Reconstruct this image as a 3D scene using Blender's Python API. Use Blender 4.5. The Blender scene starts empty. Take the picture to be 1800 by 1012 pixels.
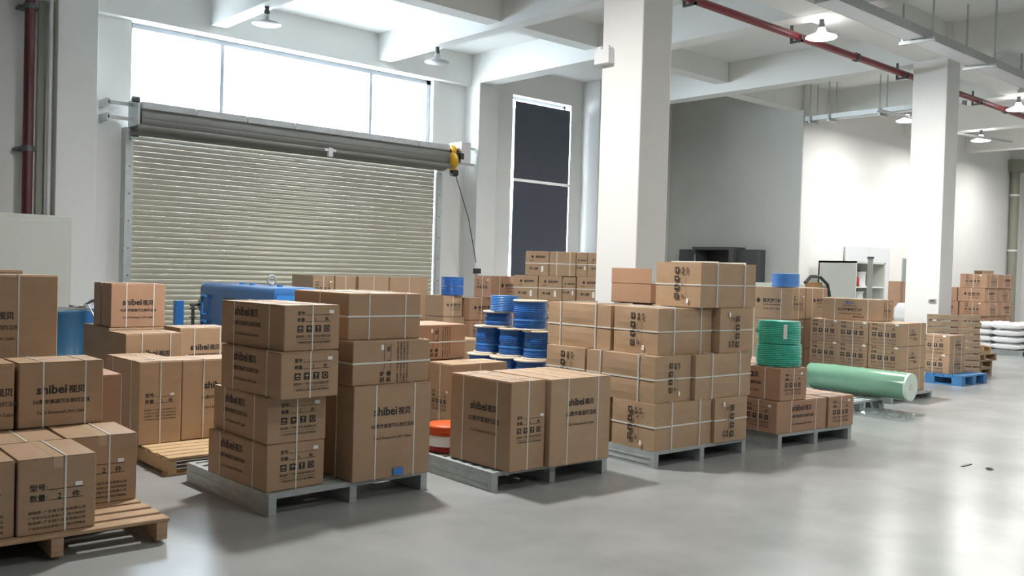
import bpy, bmesh, math, random
from mathutils import Vector, Matrix
random.seed(7)
SC = bpy.context.scene
COL = SC.collection
PI = math.pi
R = math.radians

# ------------------------------------------------------------------ camera
CAM_H = 1.6
yaw, pitch, roll, FPX = R(48.2713), R(-1.15106), R(1.66328), 1613.48
fw = Vector((math.cos(yaw)*math.cos(pitch), math.sin(yaw)*math.cos(pitch), math.sin(pitch)))
rt = fw.cross(Vector((0, 0, 1))).normalized(); up = rt.cross(fw)
cr, sr = math.cos(roll), math.sin(roll)
cx, cy = cr*rt + sr*up, -sr*rt + cr*up
cd = bpy.data.cameras.new('camera'); cam = bpy.data.objects.new('camera', cd); COL.objects.link(cam)
cam.matrix_world = Matrix(((cx.x, cy.x, -fw.x, 0), (cx.y, cy.y, -fw.y, 0), (cx.z, cy.z, -fw.z, CAM_H), (0, 0, 0, 1)))
cd.sensor_fit = 'HORIZONTAL'; cd.sensor_width = 36; cd.lens = 36*FPX/1800; cd.clip_start = .05; cd.clip_end = 200
SC.camera = cam

# ------------------------------------------------------------------ world, exposure, daylight portal
SC.view_settings.view_transform = 'Standard'; SC.view_settings.look = 'None'
SC.view_settings.gamma = 1; SC.view_settings.use_curve_mapping = False
SC.view_settings.exposure = 0.55
W = bpy.data.worlds.new('overcast_sky'); SC.world = W; W.use_nodes = True
bg = W.node_tree.nodes['Background']; bg.inputs[0].default_value = (.86, .93, 1, 1); bg.inputs[1].default_value = 42.0
LAMP_W = 150
pl = bpy.data.lights.new('window_portal', 'AREA'); pl.shape = 'RECTANGLE'; pl.size = 5.8; pl.size_y = 1.3
pl.cycles.is_portal = True
po = bpy.data.objects.new('window_portal', pl); COL.objects.link(po); po.location = (7.95, 15.2, 4.6); po.rotation_euler = (R(-90), 0, 0)

# ------------------------------------------------------------------ materials
def mat(name, col, rough=.6, metal=0, spec=.5, noise=0, nscale=8, bump=0, bscale=40, stretch=(1, 1, 1), emit=None, estr=0, rvar=0, coord='Object'):
    m = bpy.data.materials.new(name); m.use_nodes = True; nt = m.node_tree; b = nt.nodes['Principled BSDF']
    b.inputs['Base Color'].default_value = (*col, 1); b.inputs['Roughness'].default_value = rough
    b.inputs['Metallic'].default_value = metal; b.inputs['Specular IOR Level'].default_value = spec
    if noise or bump or rvar:
        tc = nt.nodes.new('ShaderNodeTexCoord'); mp = nt.nodes.new('ShaderNodeMapping'); mp.inputs['Scale'].default_value = stretch
        nt.links.new(tc.outputs[coord], mp.inputs[0])
    if noise or rvar:
        n = nt.nodes.new('ShaderNodeTexNoise'); n.inputs['Scale'].default_value = nscale; n.inputs['Detail'].default_value = 7; n.inputs['Roughness'].default_value = .55
        nt.links.new(mp.outputs[0], n.inputs['Vector'])
    if noise:
        r = nt.nodes.new('ShaderNodeMapRange'); r.clamp = False; r.inputs[1].default_value = .3; r.inputs[2].default_value = .7
        r.inputs[3].default_value = 1-noise; r.inputs[4].default_value = 1+noise
        nt.links.new(n.outputs[0], r.inputs[0])
        mx = nt.nodes.new('ShaderNodeVectorMath'); mx.operation = 'SCALE'; mx.inputs[0].default_value = col
        nt.links.new(r.outputs[0], mx.inputs['Scale']); nt.links.new(mx.outputs[0], b.inputs['Base Color'])
    if rvar:
        r2 = nt.nodes.new('ShaderNodeMapRange'); r2.clamp = False; r2.inputs[1].default_value = .3; r2.inputs[2].default_value = .7
        r2.inputs[3].default_value = rough-rvar; r2.inputs[4].default_value = rough+rvar
        nt.links.new(n.outputs[0], r2.inputs[0]); nt.links.new(r2.outputs[0], b.inputs['Roughness'])
    if bump:
        n2 = nt.nodes.new('ShaderNodeTexNoise'); n2.inputs['Scale'].default_value = bscale; n2.inputs['Detail'].default_value = 4
        nt.links.new(mp.outputs[0], n2.inputs['Vector'])
        bp = nt.nodes.new('ShaderNodeBump'); bp.inputs['Strength'].default_value = bump; bp.inputs['Distance'].default_value = .01
        nt.links.new(n2.outputs[0], bp.inputs['Height']); nt.links.new(bp.outputs[0], b.inputs['Normal'])
    if emit:
        b.inputs['Emission Color'].default_value = (*emit, 1); b.inputs['Emission Strength'].default_value = estr
    return m

M_wall = mat('white_wall_paint', (.80, .80, .78), .75, noise=.015, nscale=1.5, bump=.05, bscale=60)
M_wallshade = mat('shaded_wall_paint', (.62, .635, .61), .75, noise=.02, nscale=1.5)  # wall colour darkened: shade on the return wall is put into the paint
M_ceil = mat('ceiling_paint', (.80, .81, .79), .8, noise=.015, nscale=1.2)
M_floor = mat('grey_sealed_concrete', (.315, .325, .32), .235, spec=.32, noise=.17, nscale=1.1)
M_cart = [mat('kraft_cardboard', (.40, .266, .165), .55, spec=.42, noise=.05, nscale=5, stretch=(1, 1, 3)),
          mat('yellow_kraft_cardboard', (.43, .295, .185), .55, spec=.42, noise=.05, nscale=5, stretch=(1, 1, 3)),
          mat('red_kraft_cardboard', (.42, .25, .158), .55, spec=.42, noise=.05, nscale=5, stretch=(1, 1, 3))]
M_ink = mat('black_print', (.022, .02, .022), .6)
M_blueink = mat('blue_print', (.10, .16, .40), .6)
M_label = mat('white_paper', (.85, .85, .83), .6)
M_strap = mat('white_plastic_strap', (.70, .69, .65), .35, spec=.6)
M_tape = mat('clear_packing_tape', (.50, .37, .24), .25, spec=.6)
M_galv = mat('galvanised_steel', (.50, .53, .53), .42, metal=.55, noise=.10, nscale=14, rvar=.08)
M_pgalv = mat('painted_pallet_steel', (.42, .46, .46), .5, metal=.25, noise=.14, nscale=9, stretch=(1, 1, 4))
M_wood = mat('pale_pallet_wood', (.52, .36, .20), .75, noise=.16, nscale=6, stretch=(1, 6, 6))
M_wood3 = mat('reddish_pallet_wood', (.42, .275, .165), .78, noise=.2, nscale=6, stretch=(1, 6, 6))
M_wood2 = mat('old_pallet_wood', (.36, .24, .145), .8, noise=.2, nscale=6, stretch=(1, 6, 6))
M_woodg = mat('weathered_pallet_wood', (.34, .26, .18), .85, noise=.2, nscale=6, stretch=(1, 6, 6))
M_slat = mat('shutter_enamel', (.43, .415, .335), .28, spec=.6, metal=.1)
M_dslat = mat('shutter_roll_enamel', (.20, .195, .18), .35, spec=.5)
M_redd = mat('dark_red_pipe_enamel', (.085, .012, .016), .4, spec=.5)
M_red = mat('red_pipe_enamel', (.20, .016, .025), .35, spec=.5)
M_black = mat('black_plastic', (.03, .03, .033), .45)
M_dgrey = mat('dark_grey_metal', (.09, .097, .10), .5)
M_blind = mat('navy_blind_fabric', (.085, .095, .118), .8, noise=.04, nscale=30)
M_cab = mat('cream_cabinet_enamel', (.62, .64, .58), .45)
M_blue = mat('blue_machine_enamel', (.03, .14, .38), .35, spec=.6)
M_blue2 = mat('light_blue_enamel', (.04, .22, .60), .4)
M_drum = mat('teal_blue_drum_enamel', (.02, .09, .175), .35, noise=.05)
M_bpal = mat('blue_pallet_paint', (.05, .19, .42), .55, noise=.12)
M_cable = mat('blue_cable', (.02, .13, .46), .2, spec=.6, noise=.12, nscale=20)
M_cable2 = mat('light_blue_cable', (.06, .25, .66), .35, spec=.6)
M_flange = mat('spool_board', (.66, .56, .44), .7)
M_green = mat('green_twine', (.05, .50, .37), .3, spec=.6, noise=.12, nscale=30)
M_orange = mat('orange_twine', (.75, .10, .015), .45, noise=.1, nscale=30)
M_redtw = mat('red_twine', (.45, .035, .03), .5)
M_roll = mat('green_film', (.18, .37, .25), .18, spec=.9, noise=.05, nscale=3)
M_rollend = mat('pale_green_film_edge', (.62, .74, .66), .5)
M_bag = mat('white_woven_bag', (.78, .79, .80), .6, bump=.2, bscale=25)
M_yellow = mat('yellow_enamel', (.75, .40, .02), .4)
M_alu = mat('brushed_aluminium', (.68, .68, .68), .35, metal=.85)
M_lampoff = mat('lamp_shade_aluminium', (.45, .45, .46), .3, metal=.9)
M_lit = mat('lit_lamp_diffuser', (.9, .9, .9), .5, emit=(1, .98, .95), estr=14)
M_litshade = mat('lit_lamp_shade', (.9, .9, .9), .5, emit=(1, .98, .95), estr=3)
M_lampin = mat('lamp_inside', (.30, .30, .31), .4, metal=.4)
M_strip = mat('skylit_strip', (.55, .56, .57), .5, noise=.08, nscale=5)  # paler than the roll: light from the sky is put into the colour
M_traybase = mat('lit_galvanised_sheet', (.66, .69, .73), .4, metal=.25)  # tray underside: light falling on it is put into a paler steel colour
M_whitep = mat('white_plastic', (.78, .79, .80), .4)
M_panel = mat('pale_panel', (.72, .75, .78), .35)
M_duct = mat('olive_duct_paint', (.30, .30, .24), .5)
M_tan = mat('tan_panel', (.45, .25, .08), .6)
M_mgrey = mat('grey_green_machine_enamel', (.34, .36, .31), .5)
M_redc = mat('red_plastic', (.55, .04, .03), .45)
M_frame = mat('window_frame_aluminium', (.40, .43, .46), .45, metal=.3)
M_ext = mat('outside_render', (.74, .78, .84), .9, spec=0)
M_extw = mat('outside_glass', (.040, .048, .062), 1.0, spec=0)
M_conc = mat('outside_paving', (.5, .5, .5), .8)
def glass_mat(name, tint, alpha):
    m = bpy.data.materials.new(name); m.use_nodes = True; nt = m.node_tree; nt.nodes.clear()
    o = nt.nodes.new('ShaderNodeOutputMaterial'); t = nt.nodes.new('ShaderNodeBsdfTransparent'); g = nt.nodes.new('ShaderNodeBsdfGlossy')
    t.inputs[0].default_value = (*tint, 1); g.inputs['Roughness'].default_value = .05
    x = nt.nodes.new('ShaderNodeMixShader'); x.inputs[0].default_value = alpha
    nt.links.new(t.outputs[0], x.inputs[1]); nt.links.new(g.outputs[0], x.inputs[2]); nt.links.new(x.outputs[0], o.inputs[0]); return m
M_glass = glass_mat('window_glass', (.96, .98, .98), .06)
M_film = glass_mat('clear_plastic_film', (.80, .86, .86), .25)

# ------------------------------------------------------------------ mesh helpers
class MB:
    def __init__(s): s.v = []; s.f = []; s.mi = []; s.sm = []
    def add(s, vs, fs, mi=0, smooth=False):
        o = len(s.v); s.v += [tuple(v) for v in vs]; s.f += [tuple(i+o for i in f) for f in fs]
        s.mi += [mi]*len(fs); s.sm += [smooth]*len(fs); return s
    def box(s, x0, y0, z0, x1, y1, z1, mi=0):
        v = [(x0, y0, z0), (x1, y0, z0), (x1, y1, z0), (x0, y1, z0), (x0, y0, z1), (x1, y0, z1), (x1, y1, z1), (x0, y1, z1)]
        return s.add(v, [(3, 2, 1, 0), (4, 5, 6, 7), (0, 1, 5, 4), (1, 2, 6, 5), (2, 3, 7, 6), (3, 0, 4, 7)], mi)
    def tube(s, pts, r, n=10, mi=0, smooth=True, caps=True):
        pts = [Vector(p) for p in pts]; rings = []
        rr = r if isinstance(r, (list, tuple)) else [r]*len(pts)
        for i, p in enumerate(pts):
            t = (pts[min(i+1, len(pts)-1)]-pts[max(i-1, 0)]).normalized()
            a = Vector((0, 0, 1)) if abs(t.z) < .9 else Vector((1, 0, 0))
            u = t.cross(a).normalized(); w = t.cross(u)
            rings.append([p+rr[i]*(math.cos(2*PI*k/n)*u+math.sin(2*PI*k/n)*w) for k in range(n)])
        v = [q for rg in rings for q in rg]; f = []
        for i in range(len(pts)-1):
            for k in range(n):
                f.append((i*n+k, i*n+(k+1) % n, (i+1)*n+(k+1) % n, (i+1)*n+k))
        s.add(v, f, mi, smooth)
        if caps:
            s.add(rings[0], [tuple(range(n))], mi); s.add(rings[-1], [tuple(range(n-1, -1, -1))], mi)
        return s
    def lathe(s, prof, c=(0, 0, 0), n=24, mi=0, smooth=True, cap=True):
        v = []; f = []
        for (r, z) in prof:
            for k in range(n): v.append((c[0]+r*math.cos(2*PI*k/n), c[1]+r*math.sin(2*PI*k/n), c[2]+z))
        for i in range(len(prof)-1):
            for k in range(n): f.append((i*n+k, i*n+(k+1) % n, (i+1)*n+(k+1) % n, (i+1)*n+k))
        s.add(v, f, mi, smooth)
        if cap:
            s.add(v[:n], [tuple(range(n-1, -1, -1))], mi); s.add(v[-n:], [tuple(range(n))], mi)
        return s
    def mesh(s, name, mats):
        me = bpy.data.meshes.new(name); me.from_pydata(s.v, [], s.f)
        for m in (mats if isinstance(mats, (list, tuple)) else [mats]): me.materials.append(m)
        me.polygons.foreach_set('material_index', s.mi); me.polygons.foreach_set('use_smooth', s.sm); me.update(); return me
    def build(s, name, mats, parent=None, loc=None, **kw): return obj(name, s.mesh(name, mats), parent, loc, **kw)

def obj(name, me, parent=None, loc=None, rot=None, scale=None, label=None, kind=None):
    o = bpy.data.objects.new(name, me); COL.objects.link(o)
    if parent: o.parent = parent
    if loc: o.location = loc
    if rot: o.rotation_euler = rot
    if scale: o.scale = scale
    if label: o['label'] = label
    if kind: o['kind'] = kind
    return o
def bx(x0, y0, z0, x1, y1, z1): return MB().box(x0, y0, z0, x1, y1, z1)
def bevel(me, off, seg=2):
    bm = bmesh.new(); bm.from_mesh(me); bmesh.ops.bevel(bm, geom=bm.edges[:], offset=off, segments=seg, affect='EDGES', profile=.5)
    bm.to_mesh(me); bm.free(); return me
def tag(o, label, cat, group=None):
    o['label'] = label; o['category'] = cat
    if group: o['group'] = group
    return o
def thing(name, label, cat, loc=(0, 0, 0), rz=0, group=None):
    o = bpy.data.objects.new(name, None); COL.objects.link(o); o.empty_display_size = .1
    o.location = loc; o.rotation_euler = (0, 0, rz); return tag(o, label, cat, group)
def struct(name, mb, m, parent=None):
    o = mb.build(name, m, parent)
    if not parent: o['kind'] = 'structure'
    return o
def sempty(name):
    o = bpy.data.objects.new(name, None); COL.objects.link(o); o['kind'] = 'structure'; return o
CACHE = {}
def cached(key, fn):
    if key not in CACHE: CACHE[key] = fn()
    return CACHE[key]

# ------------------------------------------------------------------ building shell
X0, X1, Y0 = -8.0, 31.6, -10.0
ZB, ZC = 5.33, 5.92
PW, YD = 14.75, 14.75
fl = struct('floor', bx(X0, Y0, -.2, X1, 16, 0), M_floor)
struct('ceiling', bx(X0, Y0, ZC, X1, 16, ZC+.2), M_ceil)
struct('wall_left', bx(X0-.2, Y0, 0, X0, 16, ZC), M_wall)
struct('wall_front', bx(X0, Y0-.2, 0, X1, Y0, ZC), M_wall)
struct('wall_right', bx(X1, Y0, 0, X1+.2, 11.3, ZC), M_wall)
# back wall with the shutter opening, the window band above it and the tall blind window
DX0, DX1 = 5.06, 10.92
WX0, WX1, WZ0, WZ1 = 13.03, 14.80, .9, 5.34
m = MB()
m.box(X0, YD, 0, DX0, 15.05, ZC); m.box(DX0, YD, 5.30, DX1, 15.05, ZC); m.box(DX1, YD, 0, WX0, 15.05, ZC)
m.box(WX0, YD, WZ1, WX1, 15.05, ZC); m.box(WX0, YD, 0, WX1, 15.05, WZ0); m.box(WX1, YD, 0, 18.4, 15.05, ZC)
m.box(DX0, YD+.05, 3.82, DX1, 15.05, 3.98)
struct('wall_back', m, M_wall)
struct('wall_return', bx(18.4, 11.053, 0, 18.425, YD, ZC), M_wallshade)
struct('wall_side', bx(18.43, 11.05, 0, X1, 11.25, ZC), M_wall)
# pilasters and free-standing pillars
def pillar(x0, y0, x1, y1, zt=ZC):
    o = struct('pillar', bx(x0, y0, 0, x1, y1, zt), M_wall); bevel(o.data, .012, 2); return o
pillar(3.90, 14.38, 4.46, YD+.01)
pillar(11.75, 14.31, 12.25, YD+.01)
pillar(15.15, 14.2, 15.7, YD+.01)
pc = pillar(7.78, 6.68, 8.29, 7.28)
pr = pillar(15.50, 6.68, 15.99, 7.26)
# beams
def beam(x0, y0, x1, y1, z0): return struct('beam', bx(x0, y0, z0, x1, y1, ZC+.01), M_ceil)
beam(X0, 14.58, 11.756, YD+.01, 5.303)
beam(X0, 11.10, 15.60, 11.42, 5.515)
beam(15.625, 11.102, X1, 11.42, ZB)
beam(X0, 6.72, X1, 7.22, ZB)
beam(X0, 2.3, X1, 2.7, ZB); beam(X0, -2.4, X1, -2.0, ZB)
for x in (6.25, 9.50): beam(x, Y0, x+.26, 14.6, 5.43)
for x in (-3, 1.5): beam(x, Y0, x+.26, 14.6, 5.43)
beam(11.757, Y0, 12.12, YD, ZB-.004); beam(15.62, Y0, 15.98, YD, ZB-.004)
for x in (19.45, 23.2, 27.0): beam(x, Y0, x+.38, 11.1, ZB-.004)

# window band over the shutter: frame, mullions and three panes
w1 = sempty('window_1')
m = MB(); m.box(DX0, 14.86, 5.22, DX1, 14.93, 5.30); m.box(DX0, 14.86, 3.98, DX1, 14.93, 4.05)
m.box(DX0, 14.86, 3.98, DX0+.05, 14.93, 5.3); m.box(DX1-.09, 14.86, 3.98, DX1, 14.93, 5.3)
m.build('window_frame', M_frame, w1)
for x in (6.56, 9.50): bx(x, 14.855, 4.0, x+.065, 14.935, 5.25).build('mullion', M_frame, w1)
for a, b in ((DX0+.05, 6.56), (6.625, 9.50), (9.565, DX1-.09)): bx(a, 14.89, 4.05, b, 14.896, 5.22).build('pane', M_glass, w1)
# blind window
w2 = sempty('window_2')
m = MB(); m.box(WX0, 14.95, WZ0, WX0+.05, 15.0, WZ1); m.box(WX1-.05, 14.95, WZ0, WX1, 15.0, WZ1)
m.box(WX0, 14.95, WZ1-.05, WX1, 15.0, WZ1); m.box(WX0, 14.95, WZ0, WX1, 15.0, WZ0+.05)
m.build('window_frame', M_frame, w2)
bx(WX0+.05, 14.97, WZ0+.05, WX1-.05, 14.976, WZ1-.05).build('pane', M_glass, w2)
bl = thing('roller_blind', 'tall dark navy blind covering the narrow window beside the shutter', 'blind', (13.92, 14.735, 0))
bx(-.83, -.004, 3.56, .83, .004, 5.21).build('blind_sheet', M_blind, bl)
bx(-.83, -.004, .85, .83, .004, 3.50).build('blind_sheet', M_blind, bl)
bx(-.83, -.012, 3.50, .86, .012, 3.56).build('blind_rail', M_alu, bl)

# roller shutter door
d1 = sempty('door_1')
def slat_mesh():
    m = MB(); n = 6; L = DX1-DX0-.02; P = .083; prof = [(-.003, 0), (-.008, .008), (-.011, .024), (-.012, .042), (-.010, .060), (-.005, .074), (-.001, .079), (-.001, P)]
    v = []
    for x in (0, L):
        for (y, z) in prof: v.append((x, y, z))
    k = len(prof); f = [(i, k+i, k+i+1, i+1) for i in range(k-1)]
    m.add(v, f, 0, True); return m.mesh('slat', M_slat)
sm = slat_mesh()
for i in range(42): obj('slat', sm, d1, (DX0+.01, 14.64, .04+i*.083))
bx(DX0, 14.60, 0, DX1, 14.66, .05).build('bottom_bar', M_galv, d1)
for x0, x1 in ((DX0-.12, DX0), (DX1, DX1+.12)):
    m = MB(); m.box(x0, 14.56, 0, x1, 14.75, 3.62); m.box(x0 if x0 < 7 else x0+.02, 14.545, 0, x1-.02 if x0 < 7 else x1, 14.56, 3.62)
    g = m.build('guide_rail', M_galv, d1)
    hb = MB()
    for i in range(8): hb.tube([((x0+x1)/2, 14.548, .5+i*.42), ((x0+x1)/2, 14.535, .5+i*.42)], .012, 8)
    hb.build('bolt', M_dgrey, g)
# curtain wound on the barrel, with the ridges of the slats
m = MB(); n = 60; v = []; f = []
for x in (DX0-.02, DX1+.02):
    for k in range(n):
        a = 2*PI*k/n; r = .23+(.004 if k % 6 else -.004); v.append((x, 14.40+r*math.cos(a), 3.72+r*math.sin(a)))
for k in range(n): f.append((k, (k+1) % n, n+(k+1) % n, n+k))
f.append(tuple(range(n))); f.append(tuple(range(2*n-1, n-1, -1)))
m.add(v, f).build('shutter_roll', M_dslat, d1)
for i in range(7):
    a = DX0-.02+i*.86; b_ = min(a+.845, DX1+.02)
    me = bx(a, 14.185, 3.875, b_, 14.30, 3.985).build('lit_roll_strip', M_strip, d1).data  # added strips stand in for the roll's upper slat catching light
    bevel(me, .008, 1)
MB().tube([(DX0-.1, 14.13, 3.585), (DX1+.02, 14.13, 3.565)], .04, 12).build('guide_tube', M_dslat, d1)
m = MB(); m.box(8.20, 14.06, 3.47, 8.28, 14.12, 3.62); m.box(8.13, 14.07, 3.56, 8.35, 14.11, 3.60); m.build('tube_clip', M_whitep, d1)
br = thing('shutter_bracket', 'galvanised angle bracket carrying the left end of the shutter roll', 'bracket', (0, 0, 0))
for z in (3.70, 3.92): bx(4.62, 14.40, z, 5.02, 14.44, z+.05).build('bracket_arm', M_galv, br)
for z in (3.67, 3.89): bx(4.60, 14.40, z, 4.64, 14.75, z+.11).build('bracket_plate', M_galv, br)
bx(4.985, 14.2, 3.62, 5.025, 14.6, 4.02).build('end_plate', M_galv, br)
for z in (3.48, 4.0): MB().tube([(4.90, 14.2, z), (5.0, 14.2, z)], .045, 10).build('bolt', M_dgrey, br)
mo = thing('shutter_motor', 'yellow and black electric motor at the right end of the shutter roll', 'motor')
MB().tube([(10.95, 14.35, 3.80), (11.20, 14.35, 3.82)], .15, 16).build('motor_body', M_black, mo)
m = MB(); m.tube([(11.0, 14.28, 3.90), (11.1, 14.28, 3.905)], .10, 14); m.build('gear_cover', M_yellow, mo)
MB().lathe([(.0, -.02), (.17, -.02), (.17, .02), (0, .02)], n=24).build('chain_wheel', M_yellow, mo, (10.96, 14.13, 3.66)).rotation_euler = (0, PI/2, 0)
bx(11.16, 14.12, 3.66, 11.40, 14.5, 4.06).build('control_box', M_alu, mo)
bx(11.14, 14.10, 3.72, 11.22, 14.5, 3.84).build('switch_box', M_black, mo)
for z in (3.66, 3.98): bx(11.38, 14.42, z, 11.76, 14.46, z+.045).build('motor_arm', M_galv, mo)
MB().tube([(11.0, 14.2, 3.45), (11.12, 14.2, 3.45)], .07, 10).build('chain_guide', M_black, mo)
ch = MB(); ch.tube([(11.10, 14.2, 3.42), (11.45, 14.2, 2.6), (11.70, 14.22, 1.72)], .008, 6)
tag(ch.build('pull_chain', M_black), 'thin dark hand chain slanting down from the shutter motor', 'chain')
co = thing('wall_conduit', 'thin white conduit running down the corner of the pilaster by the shutter', 'conduit')
MB().tube([(11.72, 14.28, 1.5), (11.72, 14.28, 5.3)], .022, 8).build('conduit_tube', M_whitep, co)
bx(11.69, 14.22, 1.50, 11.83, 14.30, 1.60).build('junction_box', M_black, co)
bx(11.69, 14.25, 4.28, 11.76, 14.31, 4.38).build('junction_box', M_whitep, co)

# outside: paving and the pale building across the yard
struct('ground_outside', bx(-20, 15.05, -.3, 40, 40, -.02), M_conc)
bo = thing('building', 'pale building across the yard seen through the window band', 'building')
bx(-6, 27, 0, 40, 28, 16).build('wall', M_ext, bo)
for x in (8.6, 13.2, 17.6, 22.0):
    for z in (2.2, 6.2, 10.2):
        fo = bx(x, 26.93, z, x+2.0, 27.0, z+1.7).build('window', M_extw, bo)
        for q in (.64, 1.30): bx(x+q, 26.90, z, x+q+.06, 26.93, z+1.7).build('bar', M_ext, fo)

# ------------------------------------------------------------------ lamps
def lamp(x, y, z, lit, label, power=1.0):
    t = thing('pendant_lamp', label, 'lamp', (x, y, z), 0, 'round warehouse lamps')
    MB().lathe([(.035, -.03), (.035, 0)], n=12).build('ceiling_plate', M_dgrey, t)
    MB().lathe([(.03, -.12), (.045, -.09), (.03, -.03)], n=12).build('socket', M_dgrey, t)
    MB().lathe([(.218, -.262), (.215, -.25), (.15, -.225), (.075, -.19), (.045, -.12)], n=32).build('shade', M_litshade if lit else M_lampoff, t)
    MB().lathe([(.0, -.285), (.10, -.283), (.19, -.272), (.217, -.263)], n=32, cap=False).build('diffuser', M_lit if lit else M_lampin, t)
    if lit:
        l = bpy.data.lights.new('lamp_light', 'AREA'); l.shape = 'DISK'; l.size = .40; l.energy = LAMP_W*power; l.color = (1, .985, .955)
        lo = bpy.data.objects.new('lamp_light', l); COL.objects.link(lo); lo.parent = t; lo.location = (0, 0, -.29)
    return t
lamp(6.38, 12.85, 5.43, False, 'unlit aluminium lamp over the left half of the shutter window')
lamp(9.63, 12.93, 5.43, False, 'unlit aluminium lamp over the right end of the shutter window')
lamp(12.10, 7.03, 5.33, True, 'lit white lamp between the red pipe and the cable tray', 1.5)
lamp(23.39, 9.22, 5.33, True, 'lit white lamp hanging lowest, right of the far pillar', .5)
lamp(19.64, 7.05, 5.33, True, 'lit white lamp at the right edge beside the far red pipe', .5)
for x, y, p, lab in ((19.64, 9.3, .4, 'lit white lamp peeping out left of the far pillar top'), (27.2, 9.2, .4, 'lit lamp by the drain pipe corner'), (27.2, 5.0, .4, 'lit lamp in the last bay on the right'), (23.39, 4.6, .4, 'lit lamp out of view right of the cable tray'),
                     (4.5, 7.03, 1.55, 'lit lamp out of view above the stack of four cartons'), (19.64, 2.5, .35, 'lit lamp out of view on the far right'), (12.1, 2.5, .6, 'lit lamp out of view right of the bare floor'), (4.5, 2.5, .2, 'lit lamp out of view over the bare floor in front'),
                     (15.8, -2.2, .4, 'lit lamp behind the photographer, right'), (4.5, -2.2, .35, 'lit lamp behind the photographer, left'), (10, -2.2, .35, 'lit lamp behind the photographer, middle')):
    lamp(x, y, 5.33, True, lab, p)

# ------------------------------------------------------------------ pipes, trays and ducts
rp = thing('sprinkler_pipe', 'long red sprinkler pipe under the ceiling passing behind the far pillar', 'pipe')
MB().tube([(8.6, 7.42, 5.15), (31.5, 7.42, 5.15)], .055, 14).build('pipe_run', M_red, rp)
for x in (9.55, 12.1, 15.45, 18.6, 21.6, 25):
    m = MB(); m.box(x-.02, 7.33, 5.06, x+.02, 7.51, 5.09); m.box(x-.02, 7.50, 5.06, x+.02, 7.53, 5.34); m.box(x-.02, 7.33, 5.06, x+.02, 7.35, 5.16)
    m.build('pipe_hanger', M_dgrey, rp)
for x in (13.85, 20.0): MB().tube([(x-.035, 7.42, 5.15), (x+.035, 7.42, 5.15)], .072, 14).build('coupling', M_dgrey, rp)
rv = thing('fire_pipe', 'upright dark red fire pipe on the left wall beside the pilaster', 'pipe')
MB().tube([(3.55, 14.47, 0), (3.55, 14.47, 5.29)], .07, 14).build('pipe_run', M_redd, rv)
for z in (3.13, 5.15):
    MB().tube([(3.55, 14.48, z-.04), (3.55, 14.48, z+.04)], .088, 14).build('coupling', M_dgrey, rv)
    bx(3.42, 14.54, z-.02, 3.68, 14.745, z+.02).build('pipe_clamp', M_dgrey, rv)
cv = thing('wall_conduit', 'grey and white conduits running up the left side of the left pilaster', 'conduit')
MB().tube([(3.84, 14.50, 0), (3.84, 14.50, 5.29)], .03, 10).build('conduit_tube', M_whitep, cv)
bx(3.72, 14.66, 0, 3.80, 14.75, 5.29).build('conduit_duct', M_mgrey, cv)

tr = thing('cable_tray', 'wide galvanised cable tray hung on rods in front of the far pillar', 'cable tray')
bx(10.2, 5.74, 4.95, 31.5, 6.02, 4.956).build('tray_base', M_traybase, tr)
for y in (5.735, 6.02): bx(10.2, y, 4.95, 31.5, y+.012, 5.07).build('tray_side', M_galv, tr)
bx(10.19, 5.74, 4.95, 10.2, 6.03, 5.07).build('tray_end', M_galv, tr)
for x in (12.62, 14.75, 17.0, 19.3, 21.6, 24):
    bx(x-.025, 5.62, 4.90, x+.025, 6.12, 4.945).build('cross_bracket', M_galv, tr)
    for y in (5.66, 6.08): MB().tube([(x, y, 4.9), (x, y, 5.93)], .016, 8).build('hanger_rod', M_galv, tr)
tr2 = thing('cable_tray', 'narrow galvanised cable tray running out from the corner of the shaded wall', 'cable tray')
bx(18.44, 7.65, 5.08, 18.68, 11.04, 5.086).build('tray_base', M_galv, tr2)
for x in (18.44, 18.67): bx(x, 7.65, 5.08, x+.012, 11.04, 5.19).build('tray_side', M_galv, tr2)
for y in (10.9, 10.45, 9.3, 8.0):
    bx(18.38, y-.02, 5.03, 18.74, y+.02, 5.07).build('cross_bracket', M_galv, tr2)
    for x in (18.40, 18.71): MB().tube([(x, y, 5.03), (x, y, 5.92)], .014, 8).build('hanger_rod', M_galv, tr2)
cn = thing('wall_conduit', 'bent grey conduit crossing right of the far pillar under the red pipe', 'conduit')
MB().tube([(16.5, 8.4, 4.78), (18.0, 8.3, 4.80), (18.7, 8.25, 4.66), (22.5, 8.2, 4.85)], .03, 8).build('conduit_tube', M_galv, cn)
du = thing('drain_pipe', 'olive green drain pipe in the far right corner of the hall', 'pipe')
MB().tube([(30.35, 10.9, 0), (30.35, 10.9, 5.1)], .13, 14).build('pipe_run', M_duct, du)
bx(30.15, 10.72, 5.05, 30.65, 11.04, 5.42).build('pipe_head', M_duct, du)
for z in (2.6, 4.3): MB().tube([(30.35, 10.9, z), (30.35, 10.9, z+.06)], .15, 14).build('pipe_band', M_whitep, du)
el = thing('emergency_light', 'small white emergency light box high on the near pillar under the beam', 'lamp', (7.74, 7.2, 4.05))
bx(-.06, -.11, -.08, .04, .11, .08).build('housing', M_whitep, el)
for y in (-.06, .06): MB().tube([(-.02, y, .08), (-.02, y, .12)], .03, 10).build('lamp_head', M_whitep, el)
ol = thing('wall_outlet', 'small pale outlet plate low on the far pillar', 'outlet', (15.49, 6.78, 1.28))
bx(-.012, -.06, -.03, .01, .06, .03).build('plate', M_alu, ol); bx(-.016, -.03, -.012, -.011, .03, .012).build('socket_slot', M_dgrey, ol)

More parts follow.
